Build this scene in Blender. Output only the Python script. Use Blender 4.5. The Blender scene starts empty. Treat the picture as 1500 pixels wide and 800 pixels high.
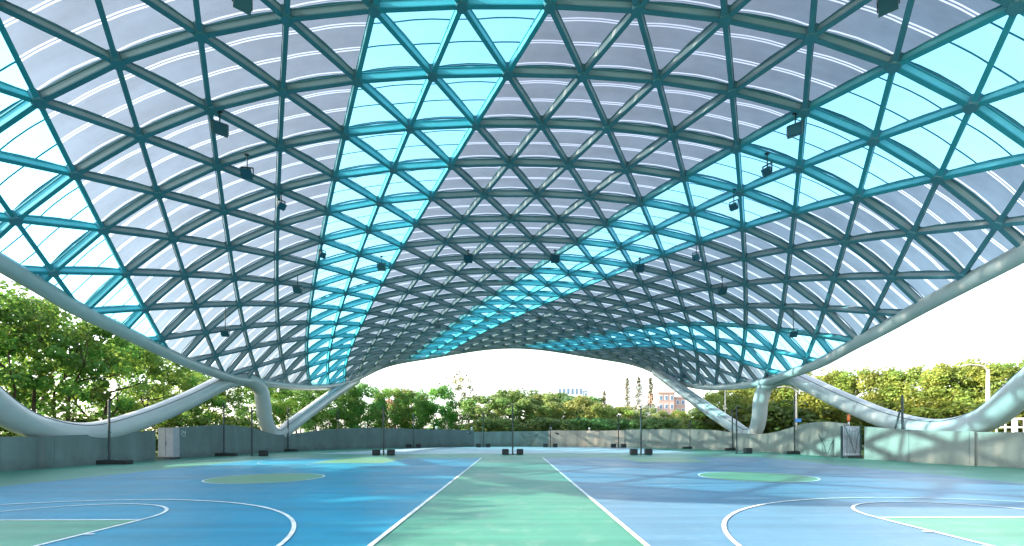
import bpy, bmesh, math, random
import numpy as np
from mathutils import Vector, Matrix
random.seed(7)
C = bpy.context.scene
COL = C.collection
H = 1.5                      # camera height, metres
F, CX, HY, TH = 678.0, 752.0, 634.0, 0.003
# ------------------------------------------------------------------ camera
cd = bpy.data.cameras.new('camera'); cam = bpy.data.objects.new('camera', cd); COL.objects.link(cam)
cd.sensor_width = 36; cd.lens = 36*F/1500; cd.shift_x = -(CX-750)/1500; cd.shift_y = (HY-400)/1500
cd.clip_start = .1; cd.clip_end = 3000
cam.matrix_world = Matrix.Translation((0, 0, H)) @ Matrix.Rotation(math.pi/2, 4, 'X') @ Matrix.Rotation(-TH, 4, 'Z')
C.camera = cam
# ------------------------------------------------------------------ light
SUN_EL, SUN_DIR = 25.0, 6.0          # elevation; travel direction measured from +X towards +Y
w = bpy.data.worlds.new('World'); C.world = w; w.use_nodes = True
nt = w.node_tree; bg = nt.nodes['Background']
sky = nt.nodes.new('ShaderNodeTexSky'); sky.sky_type = 'NISHITA'; sky.sun_disc = False
el = math.radians(SUN_EL); az = math.radians(SUN_DIR)
sky.sun_elevation = el
d = Vector((math.cos(az)*math.cos(el), math.sin(az)*math.cos(el), -math.sin(el)))   # travel
sky.sun_rotation = math.atan2(-d.x, -d.y)
sky.air_density = 1.0; sky.dust_density = 1.6; sky.ozone_density = 1.0
hs = nt.nodes.new('ShaderNodeHueSaturation'); hs.inputs['Saturation'].default_value = .5
nt.links.new(sky.outputs[0], hs.inputs['Color']); nt.links.new(hs.outputs[0], bg.inputs[0])
bg.inputs[1].default_value = .15
sl = bpy.data.lights.new('sun', 'SUN'); sl.energy = 3.6; sl.angle = math.radians(.6); sl.color = (1, .80, .60)
so = bpy.data.objects.new('sun', sl); COL.objects.link(so); so.location = (0, 0, 60)
so.rotation_euler = d.to_track_quat('-Z', 'Y').to_euler()
C.view_settings.view_transform = 'Standard'; C.view_settings.look = 'None'
C.view_settings.exposure = 2.25; C.view_settings.gamma = 1
C.view_settings.use_curve_mapping = False
C.render.engine = 'CYCLES'
C.cycles.max_bounces = 8; C.cycles.transparent_max_bounces = 24
C.cycles.diffuse_bounces = 4

# ------------------------------------------------------------------ helpers
def lift(px, py, Y):                      # photo point at depth Y (in camera heights) -> metres
    x = px-TH*(py-HY); y = py+TH*(px-CX)
    return Vector(((x-CX)/F*Y*H, Y*H, ((HY-y)/F*Y+1)*H))
def gnd(px, py):
    x = px-TH*(py-HY); y = py+TH*(px-CX)
    Y = F/(y-HY)
    return Vector(((x-CX)/F*Y*H, Y*H, 0))
class MB:
    def __init__(s): s.v = []; s.f = []; s.uv = None
    def poly(s, pts):
        n = len(s.v); s.v += [tuple(p) for p in pts]; s.f.append(tuple(range(n, n+len(pts))))
    def box(s, c, sz, rz=0, R=None):
        c = Vector(c); n = len(s.v)
        M = R if R else Matrix.Rotation(rz, 3, 'Z')
        for dx in (-.5, .5):
            for dy in (-.5, .5):
                for dz in (-.5, .5):
                    s.v.append(tuple(c+M@Vector((dx*sz[0], dy*sz[1], dz*sz[2]))))
        for f in ((0,1,3,2),(4,6,7,5),(0,4,5,1),(2,3,7,6),(0,2,6,4),(1,5,7,3)):
            s.f.append(tuple(n+i for i in f))
    def bar(s, a, b, w, h, up=Vector((0, 0, 1)), off=0):
        a = Vector(a); b = Vector(b); t = (b-a).normalized(); side = t.cross(up).normalized(); u = side.cross(t).normalized()
        n = len(s.v)
        for p in (a, b):
            for sx, sz in ((-1, -1), (1, -1), (1, 1), (-1, 1)):
                s.v.append(tuple(p+side*(sx*w/2)+u*(sz*h/2+off)))
        for f in ((0,1,2,3),(7,6,5,4),(0,4,5,1),(1,5,6,2),(2,6,7,3),(3,7,4,0)):
            s.f.append(tuple(n+i for i in f))
    def tube(s, pts, rad, seg=10, caps=True, squash=1.0):
        pts = [Vector(p) for p in pts]
        if not hasattr(rad, '__len__'): rad = [rad]*len(pts)
        n0 = len(s.v); prev = None
        for i, p in enumerate(pts):
            t = (pts[min(i+1, len(pts)-1)]-pts[max(i-1, 0)]).normalized()
            if prev is None:
                a = t.cross(Vector((0, 0, 1)))
                if a.length < .05: a = t.cross(Vector((1, 0, 0)))
                a.normalize()
            else:
                a = (prev-t*prev.dot(t)).normalized()
            prev = a; b = t.cross(a)
            for k in range(seg):
                q = 2*math.pi*k/seg
                s.v.append(tuple(p+(a*math.cos(q)+b*math.sin(q)*squash)*rad[i]))
        for i in range(len(pts)-1):
            for k in range(seg):
                s.f.append((n0+i*seg+k, n0+i*seg+(k+1) % seg, n0+(i+1)*seg+(k+1) % seg, n0+(i+1)*seg+k))
        if caps:
            s.f.append(tuple(n0+k for k in range(seg))[::-1]); s.f.append(tuple(n0+(len(pts)-1)*seg+k for k in range(seg)))
    def build(s, name, mat, parent=None, smooth=False, origin=None, bevel=0):
        o_ = Vector(origin) if origin is not None else Vector((0, 0, 0))
        me = bpy.data.meshes.new(name)
        me.from_pydata([(x-o_.x, y-o_.y, z-o_.z) for x, y, z in s.v], [], s.f)
        me.materials.append(mat)
        if smooth: me.polygons.foreach_set('use_smooth', [True]*len(me.polygons))
        me.update()
        o = bpy.data.objects.new(name, me); COL.objects.link(o)
        if parent: o.parent = parent
        if origin is not None: o.location = o_ - (parent.location if parent else Vector((0, 0, 0)))
        elif parent: o.location = -parent.location
        if bevel:
            m = o.modifiers.new('bevel', 'BEVEL'); m.width = bevel; m.segments = 2; m.limit_method = 'ANGLE'
        return o
def tag(o, label=None, cat=None, group=None, kind=None):
    if label: o['label'] = label
    if cat: o['category'] = cat
    if group: o['group'] = group
    if kind: o['kind'] = kind
    return o
def empty(name, loc, label=None, cat=None, group=None, rz=0):
    o = bpy.data.objects.new(name, None); COL.objects.link(o); o.location = loc; o.rotation_euler.z = rz
    o.empty_display_size = .3
    return tag(o, label, cat, group)
def catmull(P, n=8, ext=False):
    P = [Vector(p) for p in P]; out = []
    for i in range(len(P)-1):
        p0 = P[max(i-1, 0)]; p1 = P[i]; p2 = P[i+1]; p3 = P[min(i+2, len(P)-1)]
        for k in range(n):
            t = k/n
            out.append(.5*((2*p1)+(p2-p0)*t+(2*p0-5*p1+4*p2-p3)*t*t+(3*p1-p0-3*p2+p3)*t**3))
    out.append(P[-1]); return out
def copy_tree(o, loc, rz=0, sc=1, color=None):
    c = o.copy(); COL.objects.link(c); c.location = loc; c.rotation_euler.z = rz
    c.scale = (sc if hasattr(sc, '__len__') else (sc, sc, sc))
    for ch in list(o.children):
        k = ch.copy(); COL.objects.link(k); k.parent = c
        if color and ch.name.startswith('crown'): k.color = color
        for g in ch.children:
            m = g.copy(); COL.objects.link(m); m.parent = k
    return c

# ------------------------------------------------------------------ materials
def mat(name, col, rough=.6, spec=.5, metal=0, noise=None, bump=None, sp=None):
    m = bpy.data.materials.new(name); m.use_nodes = True; n = m.node_tree; b = n.nodes['Principled BSDF']
    b.inputs['Base Color'].default_value = (*col, 1); b.inputs['Roughness'].default_value = rough
    b.inputs['Specular IOR Level'].default_value = spec; b.inputs['Metallic'].default_value = metal
    tc = n.nodes.new('ShaderNodeTexCoord')
    if noise:
        sc, amt = noise[0], noise[1]
        mp = n.nodes.new('ShaderNodeMapping'); n.links.new(tc.outputs['Object'], mp.inputs[0])
        if sp: mp.inputs['Scale'].default_value = sp
        ns = n.nodes.new('ShaderNodeTexNoise'); ns.inputs['Scale'].default_value = sc; ns.inputs['Detail'].default_value = 8
        ns.inputs['Roughness'].default_value = .65
        n.links.new(mp.outputs[0], ns.inputs['Vector'])
        mr = n.nodes.new('ShaderNodeMapRange'); mr.inputs[1].default_value = .3; mr.inputs[2].default_value = .7
        mr.inputs[3].default_value = 1-amt; mr.inputs[4].default_value = 1+amt
        n.links.new(ns.outputs[0], mr.inputs[0])
        mx = n.nodes.new('ShaderNodeVectorMath'); mx.operation = 'SCALE'; mx.inputs[0].default_value = col
        n.links.new(mr.outputs[0], mx.inputs['Scale']); n.links.new(mx.outputs[0], b.inputs['Base Color'])
        if len(noise) > 2:
            r2 = n.nodes.new('ShaderNodeMapRange'); r2.inputs[1].default_value = .3; r2.inputs[2].default_value = .7
            r2.inputs[3].default_value = rough-noise[2]; r2.inputs[4].default_value = rough+noise[2]
            n.links.new(ns.outputs[0], r2.inputs[0]); n.links.new(r2.outputs[0], b.inputs['Roughness'])
    if bump:
        nb = n.nodes.new('ShaderNodeTexNoise'); nb.inputs['Scale'].default_value = bump[0]; nb.inputs['Detail'].default_value = 6
        n.links.new(tc.outputs['Object'], nb.inputs['Vector'])
        bp = n.nodes.new('ShaderNodeBump'); bp.inputs['Strength'].default_value = bump[1]; bp.inputs['Distance'].default_value = bump[2]
        n.links.new(nb.outputs[0], bp.inputs['Height']); n.links.new(bp.outputs[0], b.inputs['Normal'])
    return m

def court_mat(name, col, worn=None):
    """acrylic sports paint: blotchy tone, faint roller streaks, scuffs that show paler"""
    m = bpy.data.materials.new(name); m.use_nodes = True; n = m.node_tree; b = n.nodes['Principled BSDF']
    L = n.links.new; tc = n.nodes.new('ShaderNodeTexCoord')
    n1 = n.nodes.new('ShaderNodeTexNoise'); n1.inputs['Scale'].default_value = .35; n1.inputs['Detail'].default_value = 9; n1.inputs['Roughness'].default_value = .7
    L(tc.outputs['Object'], n1.inputs['Vector'])
    mp = n.nodes.new('ShaderNodeMapping'); mp.inputs['Scale'].default_value = (.12, 2.6, 1); L(tc.outputs['Object'], mp.inputs[0])
    n2 = n.nodes.new('ShaderNodeTexNoise'); n2.inputs['Scale'].default_value = 1; n2.inputs['Detail'].default_value = 5; L(mp.outputs[0], n2.inputs['Vector'])
    a = n.nodes.new('ShaderNodeMath'); a.operation = 'ADD'; L(n1.outputs[0], a.inputs[0]); L(n2.outputs[0], a.inputs[1])
    r = n.nodes.new('ShaderNodeMapRange'); r.inputs[1].default_value = .75; r.inputs[2].default_value = 1.25
    r.inputs[3].default_value = .8; r.inputs[4].default_value = 1.2; L(a.outputs[0], r.inputs[0])
    v = n.nodes.new('ShaderNodeVectorMath'); v.operation = 'SCALE'; v.inputs[0].default_value = col; L(r.outputs[0], v.inputs['Scale'])
    n3 = n.nodes.new('ShaderNodeTexNoise'); n3.inputs['Scale'].default_value = 2.2; n3.inputs['Detail'].default_value = 10; n3.inputs['Roughness'].default_value = .8
    L(tc.outputs['Object'], n3.inputs['Vector'])
    r3 = n.nodes.new('ShaderNodeMapRange'); r3.inputs[1].default_value = .52; r3.inputs[2].default_value = .70; r3.inputs[3].default_value = 0; r3.inputs[4].default_value = .42
    L(n3.outputs[0], r3.inputs[0])
    mx = n.nodes.new('ShaderNodeMix'); mx.data_type = 'RGBA'; L(r3.outputs[0], mx.inputs[0]); L(v.outputs[0], mx.inputs[6])
    mx.inputs[7].default_value = (*(worn or [min(1, c*.5+.28) for c in col]), 1)
    L(mx.outputs[2], b.inputs['Base Color'])
    b.inputs['Specular IOR Level'].default_value = .34
    rr = n.nodes.new('ShaderNodeMapRange'); rr.inputs[1].default_value = .3; rr.inputs[2].default_value = .7; rr.inputs[3].default_value = .3; rr.inputs[4].default_value = .52
    L(n1.outputs[0], rr.inputs[0]); L(rr.outputs[0], b.inputs['Roughness'])
    nb = n.nodes.new('ShaderNodeTexNoise'); nb.inputs['Scale'].default_value = 60; L(tc.outputs['Object'], nb.inputs['Vector'])
    bp = n.nodes.new('ShaderNodeBump'); bp.inputs['Strength'].default_value = .25; bp.inputs['Distance'].default_value = .01
    L(nb.outputs[0], bp.inputs['Height']); L(bp.outputs[0], b.inputs['Normal'])
    return m

M = {}
M['green'] = court_mat('court_green_paint', (.06, .235, .175))
M['blue'] = court_mat('court_blue_paint', (.008, .215, .36), (.07, .28, .40))
M['key'] = court_mat('court_key_green_paint', (.08, .28, .19))
M['keyfade'] = court_mat('court_faded_key_paint', (.11, .28, .17))
M['pale'] = court_mat('court_sunlit_pale_paint', (.30, .44, .52))  # sunlit floor at the far end, brightness put into the paint
M['line'] = mat('line_paint', (.66, .71, .72), .5, noise=(5, .3))
M['line_faded'] = mat('faded_line_paint', (.22, .42, .56), .55, noise=(3, .2))
M['steel'] = mat('teal_painted_steel', (.06, .19, .24), .42, .5, noise=(.8, .12))
M['steel_cyan_lit'] = mat('cyan_lit_steel', (.03, .27, .33), .42, .5, noise=(.8, .12))  # cyan light from the band glass put into the steel colour
M['web_cyan_lit'] = mat('cyan_lit_steel_web', (.12, .46, .52), .42, .5, noise=(.8, .12))  # same glass-tinted light painted into the webs
M['web'] = mat('pale_grey_steel_web', (.28, .355, .385), .42, .5, noise=(.8, .12))
M['tube'] = mat('light_painted_steel', (.40, .445, .46), .33, .5, noise=(.5, .12, .06))
M['seam'] = mat('dark_seam', (.08, .12, .13), .5)
M['dark'] = mat('dark_green_steel', (.012, .03, .035), .5)
M['ballast'] = mat('black_rubber_ballast', (.012, .016, .018), .7, noise=(4, .3))
M['grass'] = mat('grass_ground', (.07, .12, .03), .9, .2, noise=(.6, .4), bump=(8, .6, .1))
M['bark'] = mat('tree_bark', (.07, .055, .04), .9, .2, noise=(3, .35))
M['white'] = mat('white_painted_metal', (.72, .74, .76), .4, noise=(2, .08))
M['lampbody'] = mat('grey_floodlight_casing', (.06, .11, .13), .4, noise=(2, .1))
M['lampglass'] = mat('floodlight_glass', (.025, .09, .13), .15)

def concrete(name, col):
    m = bpy.data.materials.new(name); m.use_nodes = True; n = m.node_tree; b = n.nodes['Principled BSDF']; L = n.links.new
    b.inputs['Roughness'].default_value = .8
    tc = n.nodes.new('ShaderNodeTexCoord')
    n1 = n.nodes.new('ShaderNodeTexNoise'); n1.inputs['Scale'].default_value = 1.1; n1.inputs['Detail'].default_value = 10; n1.inputs['Roughness'].default_value = .7; L(tc.outputs['Object'], n1.inputs['Vector'])
    mp = n.nodes.new('ShaderNodeMapping'); mp.inputs['Scale'].default_value = (1.3, 1.3, .22); L(tc.outputs['Object'], mp.inputs[0])
    n2 = n.nodes.new('ShaderNodeTexNoise'); n2.inputs['Scale'].default_value = 1; n2.inputs['Detail'].default_value = 6; L(mp.outputs[0], n2.inputs['Vector'])
    a = n.nodes.new('ShaderNodeMath'); a.operation = 'ADD'; L(n1.outputs[0], a.inputs[0]); L(n2.outputs[0], a.inputs[1])
    r = n.nodes.new('ShaderNodeMapRange'); r.inputs[1].default_value = .7; r.inputs[2].default_value = 1.3; r.inputs[3].default_value = .78; r.inputs[4].default_value = 1.18
    L(a.outputs[0], r.inputs[0])
    # wall darkens towards its foot
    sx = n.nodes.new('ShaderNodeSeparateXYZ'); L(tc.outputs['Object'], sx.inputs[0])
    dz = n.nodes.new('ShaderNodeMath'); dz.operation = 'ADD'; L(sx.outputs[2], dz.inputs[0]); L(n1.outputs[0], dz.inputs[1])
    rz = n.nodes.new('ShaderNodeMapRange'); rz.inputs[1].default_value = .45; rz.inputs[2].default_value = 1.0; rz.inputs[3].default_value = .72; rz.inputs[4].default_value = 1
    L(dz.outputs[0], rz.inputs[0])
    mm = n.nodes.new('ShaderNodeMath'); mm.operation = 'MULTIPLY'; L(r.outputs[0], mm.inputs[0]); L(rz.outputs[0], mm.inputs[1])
    v = n.nodes.new('ShaderNodeVectorMath'); v.operation = 'SCALE'; v.inputs[0].default_value = col; L(mm.outputs[0], v.inputs['Scale']); L(v.outputs[0], b.inputs['Base Color'])
    bp = n.nodes.new('ShaderNodeBump'); bp.inputs['Strength'].default_value = .4; bp.inputs['Distance'].default_value = .02; L(n1.outputs[0], bp.inputs['Height']); L(bp.outputs[0], b.inputs['Normal'])
    return m
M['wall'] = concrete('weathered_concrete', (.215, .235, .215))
M['wall_sunlit'] = concrete('sunlit_beige_concrete', (.42, .35, .29))  # warm sunlight on this stretch put into the concrete colour
M['wall_shaded'] = concrete('shaded_teal_concrete', (.11, .165, .165))  # shade on the left walls put into a darker teal tone
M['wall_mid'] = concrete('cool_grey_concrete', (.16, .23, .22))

U = 8.7*H                                  # fitting unit of the roof, metres
Y0, SR, U0, AR = 1.03778, .17539, .1144, .19752
ROWSP = SR*U
def panel_mat(name, tint, blue):
    m = bpy.data.materials.new(name); m.use_nodes = True; n = m.node_tree; L = n.links.new
    for x in list(n.nodes):
        if x.type == 'BSDF_PRINCIPLED': n.nodes.remove(x)
    out = [x for x in n.nodes if x.type == 'OUTPUT_MATERIAL'][0]
    tc = n.nodes.new('ShaderNodeTexCoord'); sx = n.nodes.new('ShaderNodeSeparateXYZ'); L(tc.outputs['Object'], sx.inputs[0])
    a = n.nodes.new('ShaderNodeMath'); a.operation = 'SUBTRACT'; a.inputs[1].default_value = Y0*U; L(sx.outputs[1], a.inputs[0])
    dv = n.nodes.new('ShaderNodeMath'); dv.operation = 'DIVIDE'; dv.inputs[1].default_value = ROWSP/3; L(a.outputs[0], dv.inputs[0])
    fr = n.nodes.new('ShaderNodeMath'); fr.operation = 'FRACT'; L(dv.outputs[0], fr.inputs[0])
    ct = n.nodes.new('ShaderNodeMath'); ct.operation = 'SUBTRACT'; ct.inputs[1].default_value = .5; L(fr.outputs[0], ct.inputs[0])
    ab = n.nodes.new('ShaderNodeMath'); ab.operation = 'ABSOLUTE'; L(ct.outputs[0], ab.inputs[0])   # 0 at strip middle .. .5 at the joint
    def ramp(lo, hi):
        g = n.nodes.new('ShaderNodeMath'); g.operation = 'GREATER_THAN'; g.inputs[1].default_value = lo; L(ab.outputs[0], g.inputs[0])
        l = n.nodes.new('ShaderNodeMath'); l.operation = 'LESS_THAN'; l.inputs[1].default_value = hi; L(ab.outputs[0], l.inputs[0])
        q = n.nodes.new('ShaderNodeMath'); q.operation = 'MULTIPLY'; L(g.outputs[0], q.inputs[0]); L(l.outputs[0], q.inputs[1]); return q
    tr = n.nodes.new('ShaderNodeBsdfTransparent')
    mpp = n.nodes.new('ShaderNodeMapping'); mpp.inputs['Scale'].default_value = (.35, 1.3, .35); L(tc.outputs['Object'], mpp.inputs[0])
    nz = n.nodes.new('ShaderNodeTexNoise'); nz.inputs['Scale'].default_value = 1.2; nz.inputs['Detail'].default_value = 9; nz.inputs['Roughness'].default_value = .7; L(mpp.outputs[0], nz.inputs['Vector'])
    rg = n.nodes.new('ShaderNodeMapRange'); rg.inputs[1].default_value = .3; rg.inputs[2].default_value = .7; rg.inputs[3].default_value = .78 if not blue else .88; rg.inputs[4].default_value = 1.2 if not blue else 1.04; L(nz.outputs[0], rg.inputs[0])
    vm = n.nodes.new('ShaderNodeVectorMath'); vm.operation = 'SCALE'; vm.inputs[0].default_value = tint; L(rg.outputs[0], vm.inputs['Scale']); L(vm.outputs[0], tr.inputs[0])
    gl = n.nodes.new('ShaderNodeBsdfGlossy'); gl.inputs['Roughness'].default_value = .15
    tl = n.nodes.new('ShaderNodeBsdfTranslucent')
    df = n.nodes.new('ShaderNodeBsdfDiffuse')
    m1 = n.nodes.new('ShaderNodeMixShader'); m2 = n.nodes.new('ShaderNodeMixShader')
    if blue:
        tl.inputs[0].default_value = (.25, .75, .85, 1); m1.inputs[0].default_value = .06
        L(tr.outputs[0], m1.inputs[1]); L(tl.outputs[0], m1.inputs[2])
        df.inputs[0].default_value = (.1, .3, .36, 1)
        line = ramp(.47, .51)
        L(line.outputs[0], m2.inputs[0]); L(m1.outputs[0], m2.inputs[1]); L(df.outputs[0], m2.inputs[2])
    else:
        tl.inputs[0].default_value = (.10, .105, .12, 1); m1.inputs[0].default_value = .3
        L(tr.outputs[0], m1.inputs[1]); L(tl.outputs[0], m1.inputs[2])
        clear = n.nodes.new('ShaderNodeBsdfTransparent'); clear.inputs[0].default_value = (.72, .74, .78, 1)
        slot = ramp(.425, .475)
        L(slot.outputs[0], m2.inputs[0]); L(m1.outputs[0], m2.inputs[1]); L(clear.outputs[0], m2.inputs[2])
    fz = n.nodes.new('ShaderNodeFresnel'); fz.inputs[0].default_value = 1.06
    m3 = n.nodes.new('ShaderNodeMixShader'); L(fz.outputs[0], m3.inputs[0]); L(m2.outputs[0], m3.inputs[1]); L(gl.outputs[0], m3.inputs[2])
    L(m3.outputs[0], out.inputs[0])
    return m
M['grey_panel'] = panel_mat('grey_fritted_panel', (.185, .25, .285), False)
M['blue_panel'] = panel_mat('cyan_clear_panel', (.36, .80, .97), True)

# ------------------------------------------------------------------ ground and courts
def sheet(name, pts, z, m, kind='structure', flat=None):
    b = MB(); b.poly([(x, y, z) for x, y in pts]); o = b.build(name, m); tag(o, kind=kind); return o
sheet('ground', [(-1500, -1500), (1500, -1500), (1500, 1500), (-1500, 1500)], -.05, M['grass'])

LW = [(-13.4, -9), (-13.5, 3)]                       # wall foot in plan, camera heights
lw_px = [(0, 691, 640), (60, 686.5, 639), (120, 682, 637), (180, 677.5, 634), (228, 673.8, 631)]
lw2_px = [(255, 672, 627), (290, 669.8, 624.5), (326, 667.5, 622.5), (350, 665.5, 624), (375, 664, 628), (405, 662.3, 636.5), (440, 660.4, 634.5), (480, 658.6, 629.5), (530, 657.3, 626.8), (590, 656, 627.5), (600, 655.8, 628.5), (640, 655, 629), (694, 654.5, 630)]
fw_px = [(694.3, 654.5, 632.5), (750, 654, 632), (803, 654, 631.5)]
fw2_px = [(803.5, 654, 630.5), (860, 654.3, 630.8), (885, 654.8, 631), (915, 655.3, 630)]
rw2_px = [(915.5, 655.3, 629.5), (950, 656, 629), (1000, 657.2, 628.5), (1040, 658.5, 630), (1080, 660.2, 634.5), (1110, 661.7, 636), (1135, 663, 633), (1160, 664.8, 626), (1180, 666.3, 620.5), (1205, 668.2, 618), (1237, 670.6, 621)]
rw_px = [(1266, 672.7, 625), (1300, 675, 628), (1350, 678, 630.5), (1420, 682, 632), (1500, 686.5, 633)]
def wall_pts(px):
    out = []
    for x, yb, yt in px:
        g = gnd(x, yb); t = lift(x, yt, g.y/H); out.append((g.x, g.y, t.z))
    return out
LWP = [(-20.6, -14, 1.45), (-20.4, 4, 1.42)]+wall_pts(lw_px)
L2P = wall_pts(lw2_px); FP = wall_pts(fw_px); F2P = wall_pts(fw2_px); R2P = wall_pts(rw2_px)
RWP = wall_pts(rw_px)+[(21.2, 4, 1.5), (21.4, -14, 1.5)]
outline = [(p[0], p[1]) for p in LWP+L2P+FP+F2P+R2P+RWP]
cx_, cy_ = 0, 18
def grow(p, k=.25):
    v = Vector((p[0]-cx_, p[1]-cy_)); v = v+v.normalized()*k; return (v.x+cx_, v.y+cy_)
b = MB(); b.poly([(x, y, 0) for x, y in [grow(p, .2) for p in outline]]); 
fl = b.build('court_floor', M['green']); tag(fl, kind='structure')

def dense(P, n=6):
    out = []
    for i in range(len(P)-1):
        for k in range(n):
            t = k/n; out.append(tuple(P[i][j]+(P[i+1][j]-P[i][j])*t for j in range(3)))
    out.append(P[-1]); return out
def make_wall(name, P, label, thick=.28, smooth=True, m='wall'):
    if smooth and len(P) > 2: Q = [tuple(v) for v in catmull(P, 6)]
    else: Q = dense(P, 4)
    b = MB(); n = len(Q); off = []
    for i in range(n):
        t = Vector((Q[min(i+1, n-1)][0]-Q[max(i-1, 0)][0], Q[min(i+1, n-1)][1]-Q[max(i-1, 0)][1])).normalized()
        off.append(Vector((-t.y, t.x)))
    for i in range(n):
        x, y, z = Q[i]; o = off[i]
        b.v += [(x, y, -.05), (x, y, z), (x+o.x*thick, y+o.y*thick, z), (x+o.x*thick, y+o.y*thick, -.05)]
    for i in range(n-1):
        a = 4*i; c = a+4
        b.f += [(a, a+1, c+1, c), (a+1, a+2, c+2, c+1), (a+2, a+3, c+3, c+2)]
    b.f += [(0, 3, 2, 1), (4*n-4, 4*n-3, 4*n-2, 4*n-1)]
    ob = b.build(name, M[m])
    tag(ob, label, 'wall')
    # formwork joints, thin recessed-looking dark strips standing 3 mm proud
    j = MB(); acc = 0; last = 0
    for i in range(1, n):
        acc += math.hypot(Q[i][0]-Q[i-1][0], Q[i][1]-Q[i-1][1])
        if acc-last > 2.4:
            last = acc; x, y, z = Q[i]; o = off[i]; t = Vector((o.y, -o.x))
            j.box((x-o.x*.0015, y-o.y*.0015, z/2-.01), (.025, .009, z-.03), math.atan2(t.y, t.x))
    if j.v: j.build('formwork_joint', M['seam'], ob)
    return ob
make_wall('concrete_wall', LWP, 'low straight concrete wall under the large tube at the far left', m='wall_shaded')
make_wall('concrete_wall', L2P, 'wavy topped concrete wall right of the white cabinet, dipping at the left leg', m='wall_shaded')
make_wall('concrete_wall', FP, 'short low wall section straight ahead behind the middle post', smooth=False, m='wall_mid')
make_wall('concrete_wall', F2P, 'beige sunlit section of the far wall, right of the middle post', smooth=False, m='wall_sunlit')
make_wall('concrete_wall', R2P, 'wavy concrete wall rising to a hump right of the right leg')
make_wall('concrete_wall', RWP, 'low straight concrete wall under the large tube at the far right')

# courts ------------------------------------------------------------
CYC, HL, HW = 10.35*H, 8.05*H, 4.25*H
def annulus(b, cx, cy, r, lw, a0, a1, z, n=72):
    for i in range(n):
        t0 = a0+(a1-a0)*i/n; t1 = a0+(a1-a0)*(i+1)/n
        b.poly([(cx+math.cos(t)*rr, cy+math.sin(t)*rr, z) for t, rr in ((t0, r-lw/2), (t0, r+lw/2), (t1, r+lw/2), (t1, r-lw/2))])
def lineseg(b, x0, y0, x1, y1, z, lw=.07):
    v = Vector((x1-x0, y1-y0)).normalized(); s = Vector((-v.y, v.x))*lw/2
    b.poly([(x0+s.x, y0+s.y, z), (x0-s.x, y0-s.y, z), (x1-s.x, y1-s.y, z), (x1+s.x, y1+s.y, z)])
LWD = .06
M['blue_sunlit'] = court_mat('court_sunlit_blue_paint', (.09, .20, .31), (.19, .29, .38))  # sunlight on the right court put into a paler, greyer blue
def court(cx, name, faded_side):
    x0, x1, ya, yb = cx-HW, cx+HW, CYC-HL, CYC+HL
    o = sheet(name, [(x0, ya), (x1, ya), (x1, yb), (x0, yb)], .004, M['blue'] if cx < 0 else M['blue_sunlit'])
    fc = MB(); n = 64; fc.poly([(cx+1.19*H*math.cos(2*math.pi*i/n), CYC+1.19*H*math.sin(2*math.pi*i/n), .008) for i in range(n)])
    tag(fc.build('centre_circle_paint', M['keyfade'], o), kind='structure')
    b = MB(); bf = MB()
    annulus(b, cx, CYC, 1.19*H, LWD, 0, 2*math.pi, .012)
    zz = .012
    # near-lane sideline full white, outer one faded
    s_in = x1 if cx < 0 else x0; s_out = x0 if cx < 0 else x1
    lineseg(b, s_in, ya, s_in, yb, zz, .075); lineseg(bf, s_out, ya, s_out, yb, zz)
    lineseg(bf, x0, yb, x1, yb, zz); lineseg(b, x0, ya, x1, ya, zz)
    lineseg(bf, x0+.06, CYC, cx-1.22*H, CYC, zz, .06); lineseg(bf, cx+1.22*H, CYC, x1-.06, CYC, zz, .06)
    for sgn, km in ((-1, M['key']), (1, M['keyfade'])):
        base = CYC+sgn*HL; ft = CYC+sgn*5.0*H; kw = 1.21*H; kb = kw*1.12
        k = MB(); k.poly([(cx-kb, base, .008), (cx+kb, base, .008), (cx+kw, ft, .008), (cx-kw, ft, .008)][::-sgn])
        tag(k.build('key_paint', km, o), kind='structure')
        t = b if sgn < 0 else bf
        lineseg(t, cx-kb, base, cx-kw, ft, zz); lineseg(t, cx+kb, base, cx+kw, ft, zz); lineseg(t, cx-kw, ft, cx+kw, ft, zz+.0015)
        annulus(t, cx, ft, kw, LWD, 0 if sgn < 0 else math.pi, math.pi if sgn < 0 else 2*math.pi, zz+.003, 40)
        yc = base-sgn*1.17*H*1.0
        if sgn < 0: annulus(t, cx, yc, 3.5*H, .065, 0, math.pi, zz+.0045, 90)
        else: annulus(t, cx, yc, 3.5*H, .065, math.pi, 2*math.pi, zz+.0045, 90)
        for sx in (-1, 1): lineseg(t, cx+sx*3.5*H, base, cx+sx*3.5*H, yc, zz)
        # lane marks on the key sides
        for q in (.35, .55, .75):
            for sx in (-1, 1):
                xx = cx+sx*(kb+(kw-kb)*q); yy = base+(ft-base)*q; lineseg(t, xx+sx*.045, yy, xx+sx*.17, yy, zz+.003)
    tag(b.build('court_line_marking', M['line'], o), kind='structure')
    tag(bf.build('faded_line_marking', M['line_faded'], o), kind='structure')
court(-5.52*H, 'blue_basketball_court', -1)
court(5.42*H, 'blue_basketball_court', 1)
# sunlit floor beyond the net row, its light painted pale
sheet('sunlit_apron', [(-9.8*H, 22.2*H), (9.0*H, 22.2*H), (7.5*H, 31.2*H), (4*H, 32.6*H), (-3*H, 33*H), (-6.5*H, 31.0*H)], .004, M['pale'])

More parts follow.
